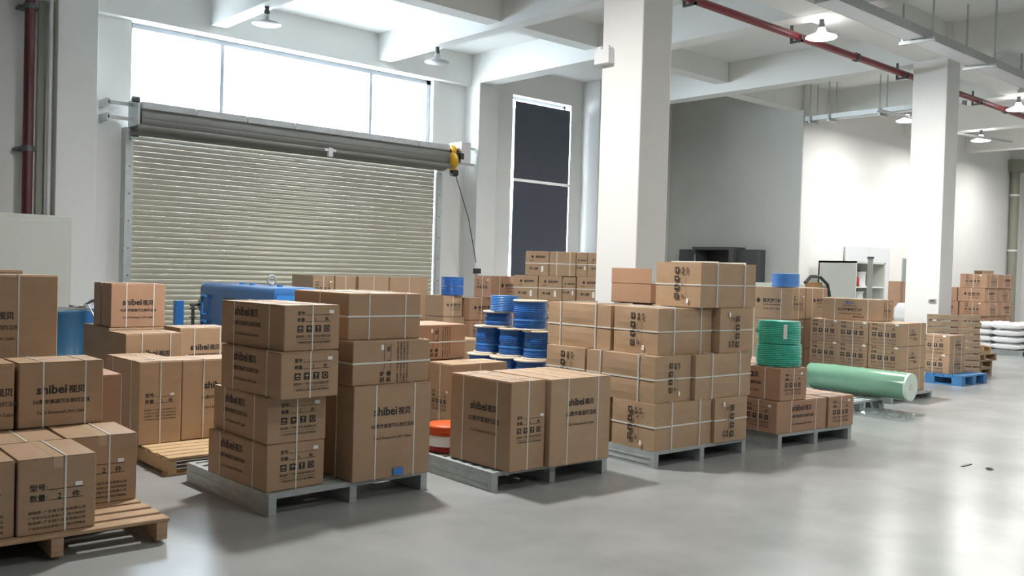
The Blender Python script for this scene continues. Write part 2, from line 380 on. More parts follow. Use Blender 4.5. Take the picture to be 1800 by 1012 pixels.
# ------------------------------------------------------------------ printing on the cartons
def text_geo(body, size, bold=0.0):
    key = ('txt', body, bold)
    def mk():
        cu = bpy.data.curves.new('t', 'FONT'); cu.body = body; cu.size = 1; cu.resolution_u = 2; cu.offset = bold; cu.fill_mode = 'FRONT'
        o = bpy.data.objects.new('t', cu); COL.objects.link(o)
        dg = bpy.context.evaluated_depsgraph_get(); me = bpy.data.meshes.new_from_object(o.evaluated_get(dg))
        v = [tuple(q.co) for q in me.vertices]; f = [tuple(p.vertices) for p in me.polygons]
        bpy.data.objects.remove(o); bpy.data.curves.remove(cu); bpy.data.meshes.remove(me)
        xs = [q[0] for q in v]; x0 = min(xs); w = max(xs)-x0
        return [(q[0]-x0, q[1]) for q in v], f, w
    v, f, w = cached(key, mk)
    return [(a*size, b*size) for a, b in v], f, w*size
class Print:
    def __init__(s): s.m = MB()
    def text(s, body, x, y, width=None, size=None, bold=.012, mi=0, align='l', asp=None):
        v, f, w = text_geo(body, 1.0, bold)
        k = width/w if width else size
        ky = asp*k if asp else k
        off = {'l': 0, 'c': -w*k/2}[align]
        s.m.add([(x+off+a*k, 0, y+b*ky) for a, b in v], f, mi); return s
    def rect(s, x0, y0, x1, y1, mi=0):
        s.m.add([(x0, 0, y0), (x1, 0, y0), (x1, 0, y1), (x0, 0, y1)], [(0, 1, 2, 3)], mi); return s
    def poly(s, pts, mi=0): s.m.add([(x, 0, y) for x, y in pts], [tuple(range(len(pts)))], mi); return s
def symbol(i, sz=.044):
    p = Print(); x = y = 0.0
    if True:
        c = x+sz/2; f = -.0006
        p.rect(x, y, x+sz, y+sz)
        def q(pts): p.m.add([(a, f, b) for a, b in pts], [tuple(range(len(pts)))], 2)
        def r(x0_, y0_, x1_, y1_): q([(x0_, y0_), (x1_, y0_), (x1_, y1_), (x0_, y1_)])
        if i == 0: q([(c-sz*.38, y+sz*.5), (c+sz*.38, y+sz*.5), (c+sz*.2, y+sz*.78), (c-sz*.2, y+sz*.78)]); r(c-sz*.3, y+sz*.16, c+sz*.3, y+sz*.28)
        elif i == 1: q([(c-sz*.38, y+sz*.5), (c+sz*.38, y+sz*.5), (c, y+sz*.85)]); r(c-sz*.05, y+sz*.14, c+sz*.05, y+sz*.5)
        elif i == 2: q([(c-sz*.22, y+sz*.85), (c-sz*.08, y+sz*.42), (c+sz*.08, y+sz*.42), (c+sz*.22, y+sz*.85)]); r(c-sz*.05, y+sz*.2, c+sz*.05, y+sz*.45); r(c-sz*.2, y+sz*.13, c+sz*.2, y+sz*.22)
        else:
            for k in range(8):
                a0, a1 = k*PI/4, (k+.75)*PI/4
                q([(c+sz*.22*math.cos(a0), y+sz*.5+sz*.22*math.sin(a0)), (c+sz*.36*math.cos(a0), y+sz*.5+sz*.36*math.sin(a0)), (c+sz*.36*math.cos(a1), y+sz*.5+sz*.36*math.sin(a1)), (c+sz*.22*math.cos(a1), y+sz*.5+sz*.22*math.sin(a1))])
    return p
def st_logo(l2='5G数字高速超五类网络线', l3='Cat.5 Enhanced LAN Cable', gap=1.0):
    p = Print()
    p.text(l2, 0, -.012*gap-.02*(gap-1), width=.35, bold=.018, align='c'); p.text(l3, 0, -.08*gap, width=.30, bold=.012, align='c'); return p
def st_end(ic=True, low=True, q='1'):
    p = Print(); p.text('型号:', -.135, .085, width=.06, bold=.015); p.rect(-.07, .083, .125, .0855); p.text('数量:', -.135, .042, width=.06, bold=.015); p.rect(-.07, .040, .125, .0425)
    p.text(q, .0, .044, size=.032); p.text('件', .075, .042, size=.032)
    if low:
        p.text('制造商: 广东视贝实业有限公司', -.14, -.062, width=.26, bold=.006); p.rect(-.14, -.076, .12, -.074)
        p.text('广东视贝实业有限公司 视贝网络线', -.14, -.100, width=.26, bold=.004)
    return p
def st_end2():
    p = Print(); p.text('型号:', -.135, .05, width=.085, bold=.015); p.rect(-.045, .047, .13, .0505); p.text('数量:', -.135, -.005, width=.085, bold=.015); p.rect(-.045, -.008, .13, -.0045)
    p.text('2', .0, -.003, size=.042); p.text('件', .072, -.005, size=.042)
    for i in range(4): p.text(('制造商: 广东视贝实业有限公司', '广东视贝实业有限公司 视贝网络线')[i % 2], -.14, -.072-.027*i, width=.28, bold=.006, asp=.85)
    return p
def st_blue():
    p = Print(); p.rect(-.05, .062, -.012, .098, 1); p.text('视贝', .0, .065, width=.06, bold=.02, mi=1); p.text('shibei LAN Cable', 0, .035, width=.17, align='c')
    p.text('5G工程高速网络线', 0, -.018, width=.30, bold=.03, align='c'); p.text('Cat.5 Enhanced LAN Cable', 0, -.062, width=.29, bold=.012, align='c'); p.text('视贝网络线', .04, -.10, width=.14, bold=.025); return p
def st_mark():
    p = Print(); p.poly([(-.13, .02), (-.105, .05), (-.08, .02), (-.105, -.01)]); p.text('视贝网络线', -.055, .005, width=.21, bold=.04); p.rect(-.055, -.022, .155, -.015); p.text('Cat.5 LAN Cable', -.05, -.065, width=.19, bold=.02); return p
def st_back():
    p = Print(); p.poly([(-.10, .10), (-.078, .125), (-.056, .10), (-.078, .075)]); p.text('视贝网线', -.03, .085, width=.15, bold=.045); p.text('LAN', -.12, .03, width=.06); p.text('件 5类', -.12, -.10, width=.13, bold=.03); return p
def st_mark_logo(gap=1.0):
    p = Print(); p.text('shibei', -.155, .052*gap, width=.185, bold=.028); p.text('视贝', .04, .054*gap, width=.105, bold=.03); return p
LOGO_GAP = {'logo': 1.0, 'logoT': 1.25, 'logo5': 1.25, 'logo6': 1.1}
STY = {'logo': lambda: st_logo(), 'logoT': lambda: st_logo(gap=1.25), 'logo5': lambda: st_logo('5G数字高速网络线', 'Cat.5 Enhanced LAN Cable', 1.25), 'logo6': lambda: st_logo('5G数字高速六类网络线', 'Cat.6 Enhanced LAN Cable', 1.1),
       'end': lambda: st_end(), 'endM': lambda: st_end(low=False), 'end2': st_end2, 'blue': st_blue, 'mark': st_mark, 'back': st_back}
LBL = {'end': (.135, .103), 'endM': (.135, .103), 'end2': (.115, .065), 'back': (.085, -.085)}
def print_mesh(st): return cached(('print', st), lambda: STY[st]().m.mesh('print', [M_ink, M_blueink, M_cart[0]]))
def label_mesh(tall): return cached(('lab', tall), lambda: bx(-.018, -.0004, -.011, .018, 0, .011).mesh('sticker', M_label) if not tall else bx(-.016, -.0004, -.045, .016, 0, .045).mesh('sticker', M_label))

# ------------------------------------------------------------------ cartons
def carton_mesh(Wd, D, H, mi, bulge):
    me = bpy.data.meshes.new('carton'); bm = bmesh.new(); bmesh.ops.create_cube(bm, size=1)
    for v in bm.verts: v.co = Vector(((v.co.x+.5)*Wd, (v.co.y+.5)*D, (v.co.z+.5)*H))
    if bulge:
        bmesh.ops.subdivide_edges(bm, edges=bm.edges[:], cuts=5, use_grid_fill=True)
        ph = random.uniform(0, 6)
        for v in bm.verts:
            a, b, c = v.co.x/Wd, v.co.y/D, v.co.z/H
            s = math.sin(2*PI*c)**2*bulge
            k = .6+.4*math.sin(5*(a+b)+ph)
            if a < .01: v.co.x -= s*k*math.sin(PI*b)
            if a > .99: v.co.x += s*k*math.sin(PI*b)
            if b < .01: v.co.y -= s*k*math.sin(PI*a)
            if b > .99: v.co.y += s*k*math.sin(PI*a)
    else:
        for v in bm.verts:
            if v.co.z > .5*H: v.co += Vector((random.uniform(-.0008, .0008), random.uniform(-.0008, .0008), 0))
        bmesh.ops.bevel(bm, geom=bm.edges[:], offset=.005, segments=1, affect='EDGES')
    bm.to_mesh(me); bm.free(); me.materials.append(M_cart[mi])
    if bulge: me.polygons.foreach_set('use_smooth', [False]*len(me.polygons))
    return me
SW, ST = .0095, .0024
def strap_mesh(kind, Wd, D, H, pos, bulge=0):
    e = ST+bulge; w = SW/2; m = MB()
    if kind == 'x':   # loop in the yz plane
        x0, x1 = pos-w, pos+w
        m.box(x0, -e, -.001, x1, 0, H+e); m.box(x0, D, -.001, x1, D+e, H+e); m.box(x0, 0, H, x1, D, H+e)
    elif kind == 'y':
        y0, y1 = pos-w, pos+w
        m.box(-e, y0, -.001, 0, y1, H+e); m.box(Wd, y0, -.001, Wd+e, y1, H+e); m.box(0, y0, H, Wd, y1, H+e)
    else:
        z0, z1 = pos-w*1.3, pos+w*1.3; e = .0045
        m.box(-e, -e, z0, Wd+e, 0, z1); m.box(-e, D, z0, Wd+e, D+e, z1); m.box(-e, 0, z0, 0, D, z1); m.box(Wd, 0, z0, Wd+e, D, z1)
    return m.mesh('strap', M_strap)
GROUPS = {}
def carton(label, x, y, yw, Wd, D, H, z, straps='', prints=(), mi=0, group=None, flaps=True, bulge=0, tape=False):
    t = thing('carton', label, 'box', (x, y, z), R(yw), group)
    fl_h = .004 if flaps else 0
    Hb = H-fl_h-.001
    obj('carton_body', carton_mesh(Wd, D, Hb, mi, bulge), t)
    if flaps:
        def fm():
            if Wd >= D: return bx(.002, .002, 0, Wd-.002, D/2-.003, .0038).mesh('flap', M_cart[mi])
            return bx(.002, .002, 0, Wd/2-.003, D-.002, .0038).mesh('flap', M_cart[mi])
        me = cached(('flap', round(Wd, 3), round(D, 3), mi), fm)
        obj('flap', me, t, (0, 0, Hb)); obj('flap', me, t, (0, D/2, Hb) if Wd >= D else (Wd/2, 0, Hb))
    if tape:
        m = MB()
        if Wd >= D: m.box(-.0012, D/2-.024, H-.06, Wd+.0012, D/2+.024, H-.0005)
        else: m.box(Wd/2-.024, -.0012, H-.06, Wd/2+.024, D+.0012, H-.0005)
        m.build('tape', M_tape, t)
    for s in straps.split():
        k = s[0]; n = {'1': (.5,), '2': (.28, .78) if k != 'y' else (.22, .78), 'a': (.3,), 'b': (.2, .61), 'c': (.6,)}.get(s[1:] or '1')
        for q in n:
            L = {'x': Wd, 'y': D, 'h': H}[k]
            me = cached(('strap', k, round(Wd, 3), round(D, 3), round(H, 3), q, bulge), lambda: strap_mesh(k, Wd, D, H, L*q, bulge))
            obj('strap', me, t)
    for pr_ in prints:
        face, st = pr_[0], pr_[1]
        sc = pr_[2] if len(pr_) > 2 else 1; rot = pr_[3] if len(pr_) > 3 else 0; du = pr_[4] if len(pr_) > 4 else 0; dv = pr_[5] if len(pr_) > 5 else 0
        eps = .0015 if not bulge else bulge+.0012
        c = Vector((Wd/2+du, -eps, H/2+dv)) if face == 'y' else Vector((-eps, D/2-du, H/2+dv))
        rz = 0 if face == 'y' else -PI/2
        Mx = Matrix.Translation(c) @ Matrix.Rotation(rz, 4, 'Z') @ Matrix.Rotation(R(rot), 4, 'Y') @ Matrix.Scale(sc, 4)
        o = obj('print', print_mesh(st), t); o.matrix_local = Mx
        if st in LOGO_GAP:
            g_ = LOGO_GAP[st]
            o = obj('logo', cached(('logo', g_), lambda: st_mark_logo(g_).m.mesh('logo', [M_ink])), t); o.matrix_local = Mx
        if st in ('end', 'endM'):
            for i in range(4):
                o = obj('symbol', cached(('sym', i), lambda: symbol(i).m.mesh('symbol', [M_ink, M_blueink, M_cart[0]])), t)
                o.matrix_local = Mx @ Matrix.Translation((-.135+i*.068, 0, -.028))
        if st in LBL:
            lx, lz = LBL[st]
            o2 = obj('sticker', label_mesh(st == 'back'), t); o2.matrix_local = Mx @ Matrix.Translation((lx-.01, -.0003, lz))
    return t

# pallets -----------------------------------------------------------
def steel_pallet(label, x, y, yw, Wd=1.23, D=1.2, H=.14, group='grey steel pallets'):
    t = thing('steel_pallet', label, 'pallet', (x, y, 0), R(yw), group)
    for q in (0, (Wd-.055)/2, Wd-.055):
        m = MB(); m.box(q, 0, 0, q+.055, D, H-.028)
        for zz in (.03, .075): m.box(q-.004, .05, zz, q+.059, D-.05, zz+.012)
        m.build('stringer', M_pgalv, t)
    for yy in (0, D-.04): bx(0, yy, H-.03, Wd, yy+.04, H).build('end_rail', M_pgalv, t)
    for q in (0, Wd-.04): bx(q, .04, H-.028, q+.04, D-.04, H).build('side_rail', M_pgalv, t)
    n = 9; st = (D-.08)/n
    me = cached(('sslat', Wd, H), lambda: bx(.04, 0, H-.026, Wd-.04, .072, H-.002).mesh('slat', M_pgalv))
    for i in range(n): obj('slat', me, t, (0, .04+.026+i*st, 0))
    return t
def wood_pallet(label, x, y, yw, Wd=1.15, D=1.1, H=.14, m=None, n=7, group=None, z=0, rot=None, bottoms=True):
    mm = m or M_wood
    t = thing('wooden_pallet', label, 'pallet', (x, y, z), R(yw), group)
    if rot: t.rotation_euler = rot
    bw = D/n*(.74 if n < 10 else .82); stp = (D-bw)/(n-1)
    me = cached(('board', round(Wd, 3), round(bw, 3), mm.name), lambda: bevel(bx(0, 0, 0, Wd, bw, .02).mesh('deck_board', mm), .003, 1))
    for i in range(n): obj('deck_board', me, t, (random.uniform(-.012, .012), i*stp, H-.021))
    for i in (0, n//2, n-1) if bottoms else (n//2,): obj('bottom_board', me, t, (random.uniform(-.01, .01), i*stp, 0))
    st = cached(('stringer', round(D, 3), round(H, 3), mm.name), lambda: bx(0, 0, .021, .06, D, H-.022).mesh('stringer', mm))
    for q in (.005, (Wd-.06)/2, Wd-.065): obj('stringer', st, t, (q, 0, 0))
    return t

P_ = lambda i: ('first', 'second', 'third', 'fourth')[i]
# --- pallet A: two stacks
steel_pallet('steel pallet under the four stacked end-printed cartons and tall logo carton', 2.705, 5.268, 1.6, 1.255, 1.2)
SA = dict(straps='y2 x1', prints=[('x', 'logo', 1, 0, -.06, .005), ('y', 'end', 1, 0, .02, 0)], mi=0, group='flat cartons in the near stack of four')
for i, (x, y, yw, z, H) in enumerate(((2.715, 5.325, 3.0, .14, .30), (2.72, 5.345, .2, .44, .30), (2.745, 5.225, 2.6, .74, .295), (2.80, 5.30, 4.6, 1.035, .297))):
    carton(('bottom carton of the near stack of four on the steel pallet', 'second carton from the bottom of the near stack of four', 'third carton from the bottom of the near stack of four', 'top carton of the near stack of four with a lifted flap')[i],
           x, y, yw, .425, .79, H, z, **SA)
carton('tall square logo carton with a blue patch at its foot, below the taped cartons', 3.298, 5.25, -1.3, .628, .45, .645, .14, straps='x2 y1', prints=[('y', 'logoT', 1, 0, .0, .05)])
carton('flat carton with sideways print on top of the tall square logo carton', 3.30, 5.279, 1.2, .645, .46, .30, .785, straps='h', prints=[('y', 'end2', 1, -90, -.02, 0)], flaps=False)
carton('deep plain carton with crossed straps topping the tall logo carton stack', 3.321, 5.386, .7, .61, .74, .322, 1.086, straps='x2 h y1', flaps=False)
carton('tall carton in shadow behind the stack of four on the steel pallet', 3.20, 5.98, 0, .345, .42, .65, .14, straps='x1')
bp = thing('carton_patch', 'small blue patch at the foot of the tall square logo carton', 'patch', (3.66, 5.235, .155))
bx(-.045, -.004, 0, .04, 0, .05).build('patch_sheet', M_blue2, bp)
# --- pallet B: two tall cartons
steel_pallet('steel pallet under the pair of tall cartons with an orange coil', 4.279, 4.955, -1.8, 1.176, 1.2)
carton('tall narrow carton, left of the pair on the middle steel pallet', 4.367, 4.87, .6, .345, .69, .65, .145, straps='y2 x1', prints=[('x', 'logo5', 1, 0, .05, .02), ('y', 'end', .95, 0, .02, -.03)])
carton('tall square logo carton, right of the pair on the middle steel pallet', 4.73, 4.835, -.9, .64, .70, .65, .145, straps='x2', prints=[('y', 'logo5', .92, 0, .0, .06)], mi=1)
steel_pallet('steel pallet mostly hidden behind the pair of tall cartons', 4.55, 6.20, 0, 1.2, 1.2)
carton('tall carton with sideways flaps behind the pair of tall cartons', 4.768, 6.07, -.5, .61, .334, .645, .14, straps='x1 y1', prints=[('x', 'end', .8, 0, 0, 0)], mi=1)
carton('tall carton hidden below the taped carton behind the pair', 4.60, 6.45, 0, .63, .55, .64, .14)
carton('flat carton with sideways print on the stack behind the pair of tall cartons', 4.59, 6.47, 1, .64, .50, .31, .785, straps='h', prints=[('y', 'end2', .95, -90, .0, 0)], flaps=False, mi=2)
carton('tall carton with pale top left of the blue cable spools', 6.15, 8.05, 0, .65, .5, .655, .14, straps='x1', mi=1)
steel_pallet('steel pallet hidden behind the blue cable spools', 5.8, 7.95, 0, 1.2, 1.2)
# --- pallet C: bulging yellow cartons
steel_pallet('steel pallet under the bulging plain cartons with sideways arrows', 5.886, 4.79, -1.8, 1.24, 1.2)
GY = dict(mi=1, flaps=False, bulge=.010)
SX = dict(straps='x2 h', **GY); SY = dict(straps='y2 h', **GY)
PX = lambda du=0: [('x', 'endM', 1.12, 90, du, 0)]
PY = lambda du=0: [('y', 'endM', 1.12, -90, du, 0)]
carton('bottom row carton at the near corner of the bulging stack', 5.885, 4.795, -2.0, .73, .48, .387, .14, prints=PX(-.02), **SX)
carton('bottom row carton at the right end of the bulging stack', 6.637, 4.745, -1.4, .465, .80, .387, .14, prints=PY(), **SY)
carton('bottom row carton hidden at the back of the bulging stack', 5.90, 5.32, -1, .70, .48, .387, .14, **SX)
carton('second row carton at the near corner of the bulging stack', 5.90, 4.823, -1.6, .46, .79, .388, .528, prints=PY().__class__([('y', 'endM', 1.0, 90, -.03, 0)]), **SY)
carton('second row carton, dented, right side of the bulging stack', 6.385, 4.775, -1.6, .785, .48, .387, .528, **SX)
carton('second row carton peeping at the back left of the bulging stack', 5.95, 5.665, .6, .79, .485, .388, .528, prints=PX(-.02), **SX)
carton('third row plain long carton at the back left of the bulging stack', 6.01, 5.425, .5, .475, .78, .393, .917, **SY)
carton('third row carton at the near corner of the bulging stack', 5.995, 4.879, -1.5, .71, .50, .393, .917, prints=PX(-.02), **SX)
carton('third row carton at the right end of the bulging stack', 6.735, 4.79, -.8, .485, .78, .397, .917, prints=PY(), **SY)
carton('single carton on the very top of the bulging stack', 6.466, 4.812, -1.2, .80, .50, .392, 1.317, prints=PX(0), **SX)
for i in range(3): carton(('bottom', 'middle', 'upper')[i]+' carton hidden at the back right of the bulging stack', 6.82, 5.62, 0, .46, .5, .387, .14+i*.39, **SX)
# open carton on the back of the stack
oc = thing('open_carton', 'opened carton with raised flaps behind the topmost bulging carton', 'box', (6.80, 5.64, 1.312), R(0))
m = MB(); m.box(0, 0, 0, .45, .5, .006); m.box(0, 0, 0, .45, .006, .19); m.box(0, .494, 0, .45, .5, .19); m.box(0, .006, 0, .006, .494, .19); m.box(.444, .006, 0, .45, .494, .19)
m.build('carton_body', M_cart[2], oc)
bx(-.004, .0, .19, .002, .5, .335).build('flap', M_cart[2], oc); bx(.0, .496, .19, .45, .502, .33).build('flap', M_cart[2], oc)
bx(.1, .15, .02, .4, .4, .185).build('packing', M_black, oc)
# --- pallet D: reddish cartons with green twine
steel_pallet('steel pallet under the reddish logo cartons and green twine bales', 7.546, 4.68, -5.4, 1.16, 1.2)
GR = dict(mi=2)
carton('long reddish logo carton, bottom left under the green twine bales', 7.51, 4.68, -5.2, .765, .42, .303, .14, straps='x2 y1', prints=[('y', 'logo', 1, 0, 0, 0), ('x', 'end', 1)], **GR)
carton('reddish end-printed carton, bottom right of the green twine pallet', 8.296, 4.60, -5.6, .415, .79, .305, .14, straps='y2 x1', prints=[('y', 'end', 1)], **GR)
carton('reddish carton directly under the green twine bales', 7.55, 4.68, -5.3, .40, .79, .303, .445, straps='y2 x1', prints=[('y', 'end', .95), ('x', 'logo', 1)], **GR)
carton('reddish carton behind the one under the green twine bales', 7.97, 5.12, -5, .41, .60, .303, .446, straps='y2 x1', prints=[('y', 'end', 1)], **GR)
carton('reddish carton hidden at the back of the green twine pallet', 7.56, 5.12, -5, .72, .42, .303, .14, **GR)
carton('second reddish carton hidden at the back, under the twine', 7.60, 5.49, -5, .36, .3, .303, .446, **GR)

# --- front left wooden pallet: taped cartons
wood_pallet('old wooden pallet under the nearest cartons at the left edge', .86, 5.16, -1.5, 1.16, 1.15, m=M_wood3, n=8, bottoms=False)
SL = dict(straps='xc', prints=[('y', 'end2', 1, 0, .0, -.02)], tape=True)
carton('near carton of two pieces at the front of the left wooden pallet', 1.258, 5.20, -.9, .384, .485, .402, .14, **SL)
carton('carton cut off by the left edge, front of the wooden pallet', .865, 5.22, -.5, .384, .48, .40, .14, **SL)
carton('carton marked two pieces set back at the right of the wooden pallet', 1.625, 5.665, -2, .397, .45, .405, .14, **SL)
carton('carton behind the near one, its taped top showing', 1.225, 5.70, -1, .39, .41, .402, .14, tape=True, straps='x1')
carton('carton at the left edge in the second row of the wooden pallet', .825, 5.715, 0, .39, .41, .402, .14, tape=True)
wood_pallet('wooden pallet hidden behind the nearest cartons', .86, 6.36, 0, 1.16, .5, n=4)
carton('logo carton in the second layer above the nearest cartons', 1.475, 6.115, 1.2, .494, .36, .402, .545, straps='x2', prints=[('y', 'logo', .95, 0, 0, -.045)], mi=0)
carton('carton cut off by the left edge in the second layer', .965, 6.13, 0, .49, .36, .402, .545, straps='x1', prints=[('y', 'logo', .95, 0, .1, -.045)])
for i, x in enumerate((.965, 1.475)): carton(('left', 'right')[i]+' hidden carton holding up the second layer', x, 6.14, 0, .48, .36, .40, .143)
carton('tall six-class logo carton at the left edge, topmost of its pile', 1.28, 6.98, 0, .645, .36, .62, .845, straps='xb', prints=[('y', 'logo6', 1.0, 0, -.10, -.05)], mi=1)
carton('tall carton hidden under the six-class logo carton', 1.28, 6.98, 0, .645, .36, .70, .14, mi=1)
carton('carton whose top shows behind the six-class logo carton', 1.10, 7.40, 0, .70, .36, .66, .83, straps='x1')
carton('tall carton hidden behind the six-class logo carton pile', 1.10, 7.40, 0, .70, .36, .685, .14)
carton('plain carton peeping out right of the second layer logo carton', 1.74, 6.555, -1, .49, .39, .655, .14, mi=2)
# --- second left wooden pallet
wood_pallet('pale wooden pallet with a bare front beside the steel pallet', 2.62, 6.69, 0, 1.25, 1.30, m=M_wood, n=11, H=.138)
carton('tall end-printed carton on the pale wooden pallet', 2.602, 7.258, 2.0, .343, .70, .655, .14, straps='x1 y2', prints=[('y', 'end2', .9, 0, 0, .0)], mi=1)
carton('tall logo carton half hidden behind the stack of four', 2.955, 7.28, 1.0, .64, .345, .65, .14, straps='x2', prints=[('y', 'logoT', 1, 0, .02, .02)], mi=1)
wood_pallet('wooden pallet hidden at the back of the left cartons', 2.7, 8.02, 0, 1.3, 1.2)
GL = dict(straps='x2', prints=[('y', 'logo', .95, 0, 0, -.045)])
carton('logo carton with dark side behind the pale pallet cartons', 2.755, 8.02, 1.5, .50, .40, .405, .55, **GL)
carton('logo carton behind the stack of four, second from the wall', 3.36, 8.36, 0, .50, .40, .42, .55, **GL)
for i, (x, y) in enumerate(((2.755, 8.02), (3.36, 8.36))): carton(('left', 'right')[i]+' hidden carton under the back logo cartons', x, y, 0, .50, .40, .405, .143)
carton('single logo carton topping the back left cartons by the shutter', 2.89, 8.82, 0, .505, .26, .41, .955, mi=2, **GL)
carton('dark carton behind the topmost back left logo carton', 2.885, 9.09, 0, .45, .20, .41, .955)
for i in range(2): carton(('lower', 'upper')[i]+' hidden carton under the topmost back left carton', 2.87, 8.80, 0, .55, .74, .402, .145+i*.405)
# --- row of cartons by the shutter
steel_pallet('steel pallet hidden under the cartons by the shutter', 6.5, 11.6, 0, 1.2, 1.2); steel_pallet('second steel pallet hidden under the cartons by the shutter', 7.75, 11.6, 0, 1.2, 1.2)
for i, (x, Wd, lab) in enumerate(((6.57, .345, 'carton with a printed end, left of the row by the shutter'), (6.935, .345, 'second carton from the left in the row by the shutter'), (7.33, .53, 'third carton in the row by the shutter, beside the gap'), (7.88, .72, 'long carton at the right end of the row by the shutter'))):
    carton(lab, x, 11.62, 0, Wd, .62, .65, .785, straps='x1', prints=[('y', 'end', .95, 0, 0, .14)] if i == 0 else [])
    carton('lower '+lab.replace('carton', 'hidden carton'), x, 11.62, 0, Wd, .62, .642, .14)
# --- back stack by the blind, its front turned towards the photographer
BY = -41.73
wood_pallet('wooden pallet hidden under the back stack by the near pillar', 8.936, 9.977, BY, 1.30, .50, H=.14)
RB = dict(flaps=False)
for i, (x, y, Wd) in enumerate(((8.936, 9.977, .348), (9.202, 9.740, .342), (9.463, 9.508, .20), (9.620, 9.368, .35))):
    pr2 = [('y', 'back', .95)] if i != 2 else [('y', 'back', .7)]
    off = .03 if i == 2 else 0
    x, y = x+.666*off, y+.746*off
    for r_, (z, H) in enumerate(((.141, .308), (.450, .357), (.808, .357), (1.166, .357))):
        carton(('lowest', 'lower', 'middle', 'upper middle')[r_]+' row carton '+('left of the blind window', 'second from the left below the blind', 'narrow one below the blind', 'next to the near pillar')[i], x, y, BY, Wd, .45, H, z, prints=pr2, straps='h', **RB)
for i, (x, y, Wd, pr2) in enumerate(((9.065, 9.872, .333, [('y', 'back', .95)]), (9.319, 9.646, .386, []), (9.612, 9.384, .16, [('y', 'back', .6)]), (9.735, 9.275, .28, [('y', 'back', .7)]))):
    carton(('top carton with a sticker in front of the blind', 'plain strapped top carton in front of the blind', 'narrow top carton in front of the blind', 'top carton touching the near pillar')[i], x, y, BY, Wd, .45, .357, 1.524, prints=pr2, straps='h x2' if i == 1 else 'h', **RB)
# --- left part of the back stack
wood_pallet('wooden pallet hidden under the left part of the back stack', 8.1, 10.6, 0, 1.3, .8, H=.24)
carton('mark-printed carton beside the small blue coil', 8.875, 10.42, 0, .60, .40, .33, 1.166, straps='x2 y1', prints=[('y', 'mark', 1.2, 0, .05), ('x', 'endM', 1)], mi=2)
carton('dark carton under the small blue coil', 8.13, 10.6, 0, .35, .45, .31, .885, straps='x1', prints=[('y', 'mark', .9)])
carton('mark-printed carton in the middle of the left back stack', 8.55, 10.5, 0, .43, .45, .33, .833, straps='x1', prints=[('y', 'mark', 1.1)], mi=2)
carton('end-printed carton in the middle of the left back stack', 8.985, 10.5, 0, .42, .45, .33, .833, straps='x1', prints=[('y', 'end', 1.0)], mi=2)
carton('icon-printed carton at the foot of the left back stack', 8.55, 10.48, 0, .36, .47, .295, .535, straps='x1', prints=[('y', 'end', .95)], mi=2)
carton('plain carton at the foot of the left back stack', 8.93, 10.5, 0, .47, .45, .295, .535, mi=2)
carton('left hidden carton at the base of the left back stack', 8.13, 10.6, 0, .40, .45, .64, .242); carton('right hidden carton at the base of the left back stack', 8.55, 10.5, 0, .80, .45, .29, .242)

# --- icon carton block behind the green roll
steel_pallet('steel pallet under the block of icon cartons by the green roll', 11.6, 5.56, 0, 1.2, 1.25, H=.105)
GI = dict(straps='y1 x2', mi=0)
for r_ in range(3):
    for c in range(3):
        z = .106+r_*.309
        lab = ('bottom', 'middle', 'upper')[r_]+' row icon carton '+('at the near corner of the block behind the green roll', 'in the middle column behind the green roll', 'in the far left column behind the green roll')[c]
        carton(lab, 11.93+(.04 if c == 2 else 0), 5.62+c*.452, 1.0 if c else 1.8, .80, .436, .307, z, prints=[('x', 'end', 1.3)]+([('y', 'blue', .75, 0, -.02)] if c == 0 else []), **GI)
carton('long blue-marked carton lying on top of the icon carton block', 12.08, 5.97, 4.5, .40, .85, .297, 1.036, straps='y2 x1', prints=[('x', 'blue', 1.15, 0, -.02), ('y', 'end', .9)])
# --- stack behind with the blue coil
steel_pallet('steel pallet hidden under the stack carrying the blue coil', 11.75, 7.2, 0, 1.2, 1.0)
for r_, (z, H) in enumerate(((.14, .42), (.562, .43), (.994, .462))):
    lv = ('bottom', 'middle', 'top')[r_]
    carton(lv+' carton of the column carrying the light blue coil', 11.845, 7.2, 0, .37, .80, H, z, straps='y2 x1', prints=[('x', 'mark', 1.5), ('y', 'end', 1)], mi=0)
    carton(lv+' carton of the column right of the light blue coil', 12.235, 7.2, 0, .60, .5, H, z, straps='x2', prints=[('y', 'mark', 1.25, 0, .06, .02)], mi=0)
# --- blue pallet
bp2 = thing('blue_pallet', 'blue painted pallet under two icon cartons by the far pillar', 'pallet', (14.60, 5.90, 0), R(-1))
for i in range(4): bx(0, i*.148, .134, .93, i*.148+.13, .156).build('deck_board', M_bpal, bp2)
for ix in range(3):
    for iy in range(2): bx(ix*.40, iy*.42, .02, ix*.40+.13, iy*.42+.155, .116).build('block', M_bpal, bp2)
    bx(ix*.40, 0, .116, ix*.40+.13, .575, .134).build('stringer_board', M_bpal, bp2); bx(ix*.40, 0, 0, ix*.40+.13, .575, .02).build('bottom_board', M_bpal, bp2)
carton('lower icon carton on the blue pallet', 14.70, 6.14, -.5, .565, .52, .300, .1565, straps='y1 x2', prints=[('x', 'end', 1.35), ('y', 'blue', .8)], mi=0)
carton('upper icon carton on the blue pallet', 14.71, 6.14, .3, .565, .52, .302, .457, straps='y1 x2', prints=[('x', 'end', 1.35), ('y', 'blue', .8)], mi=0)

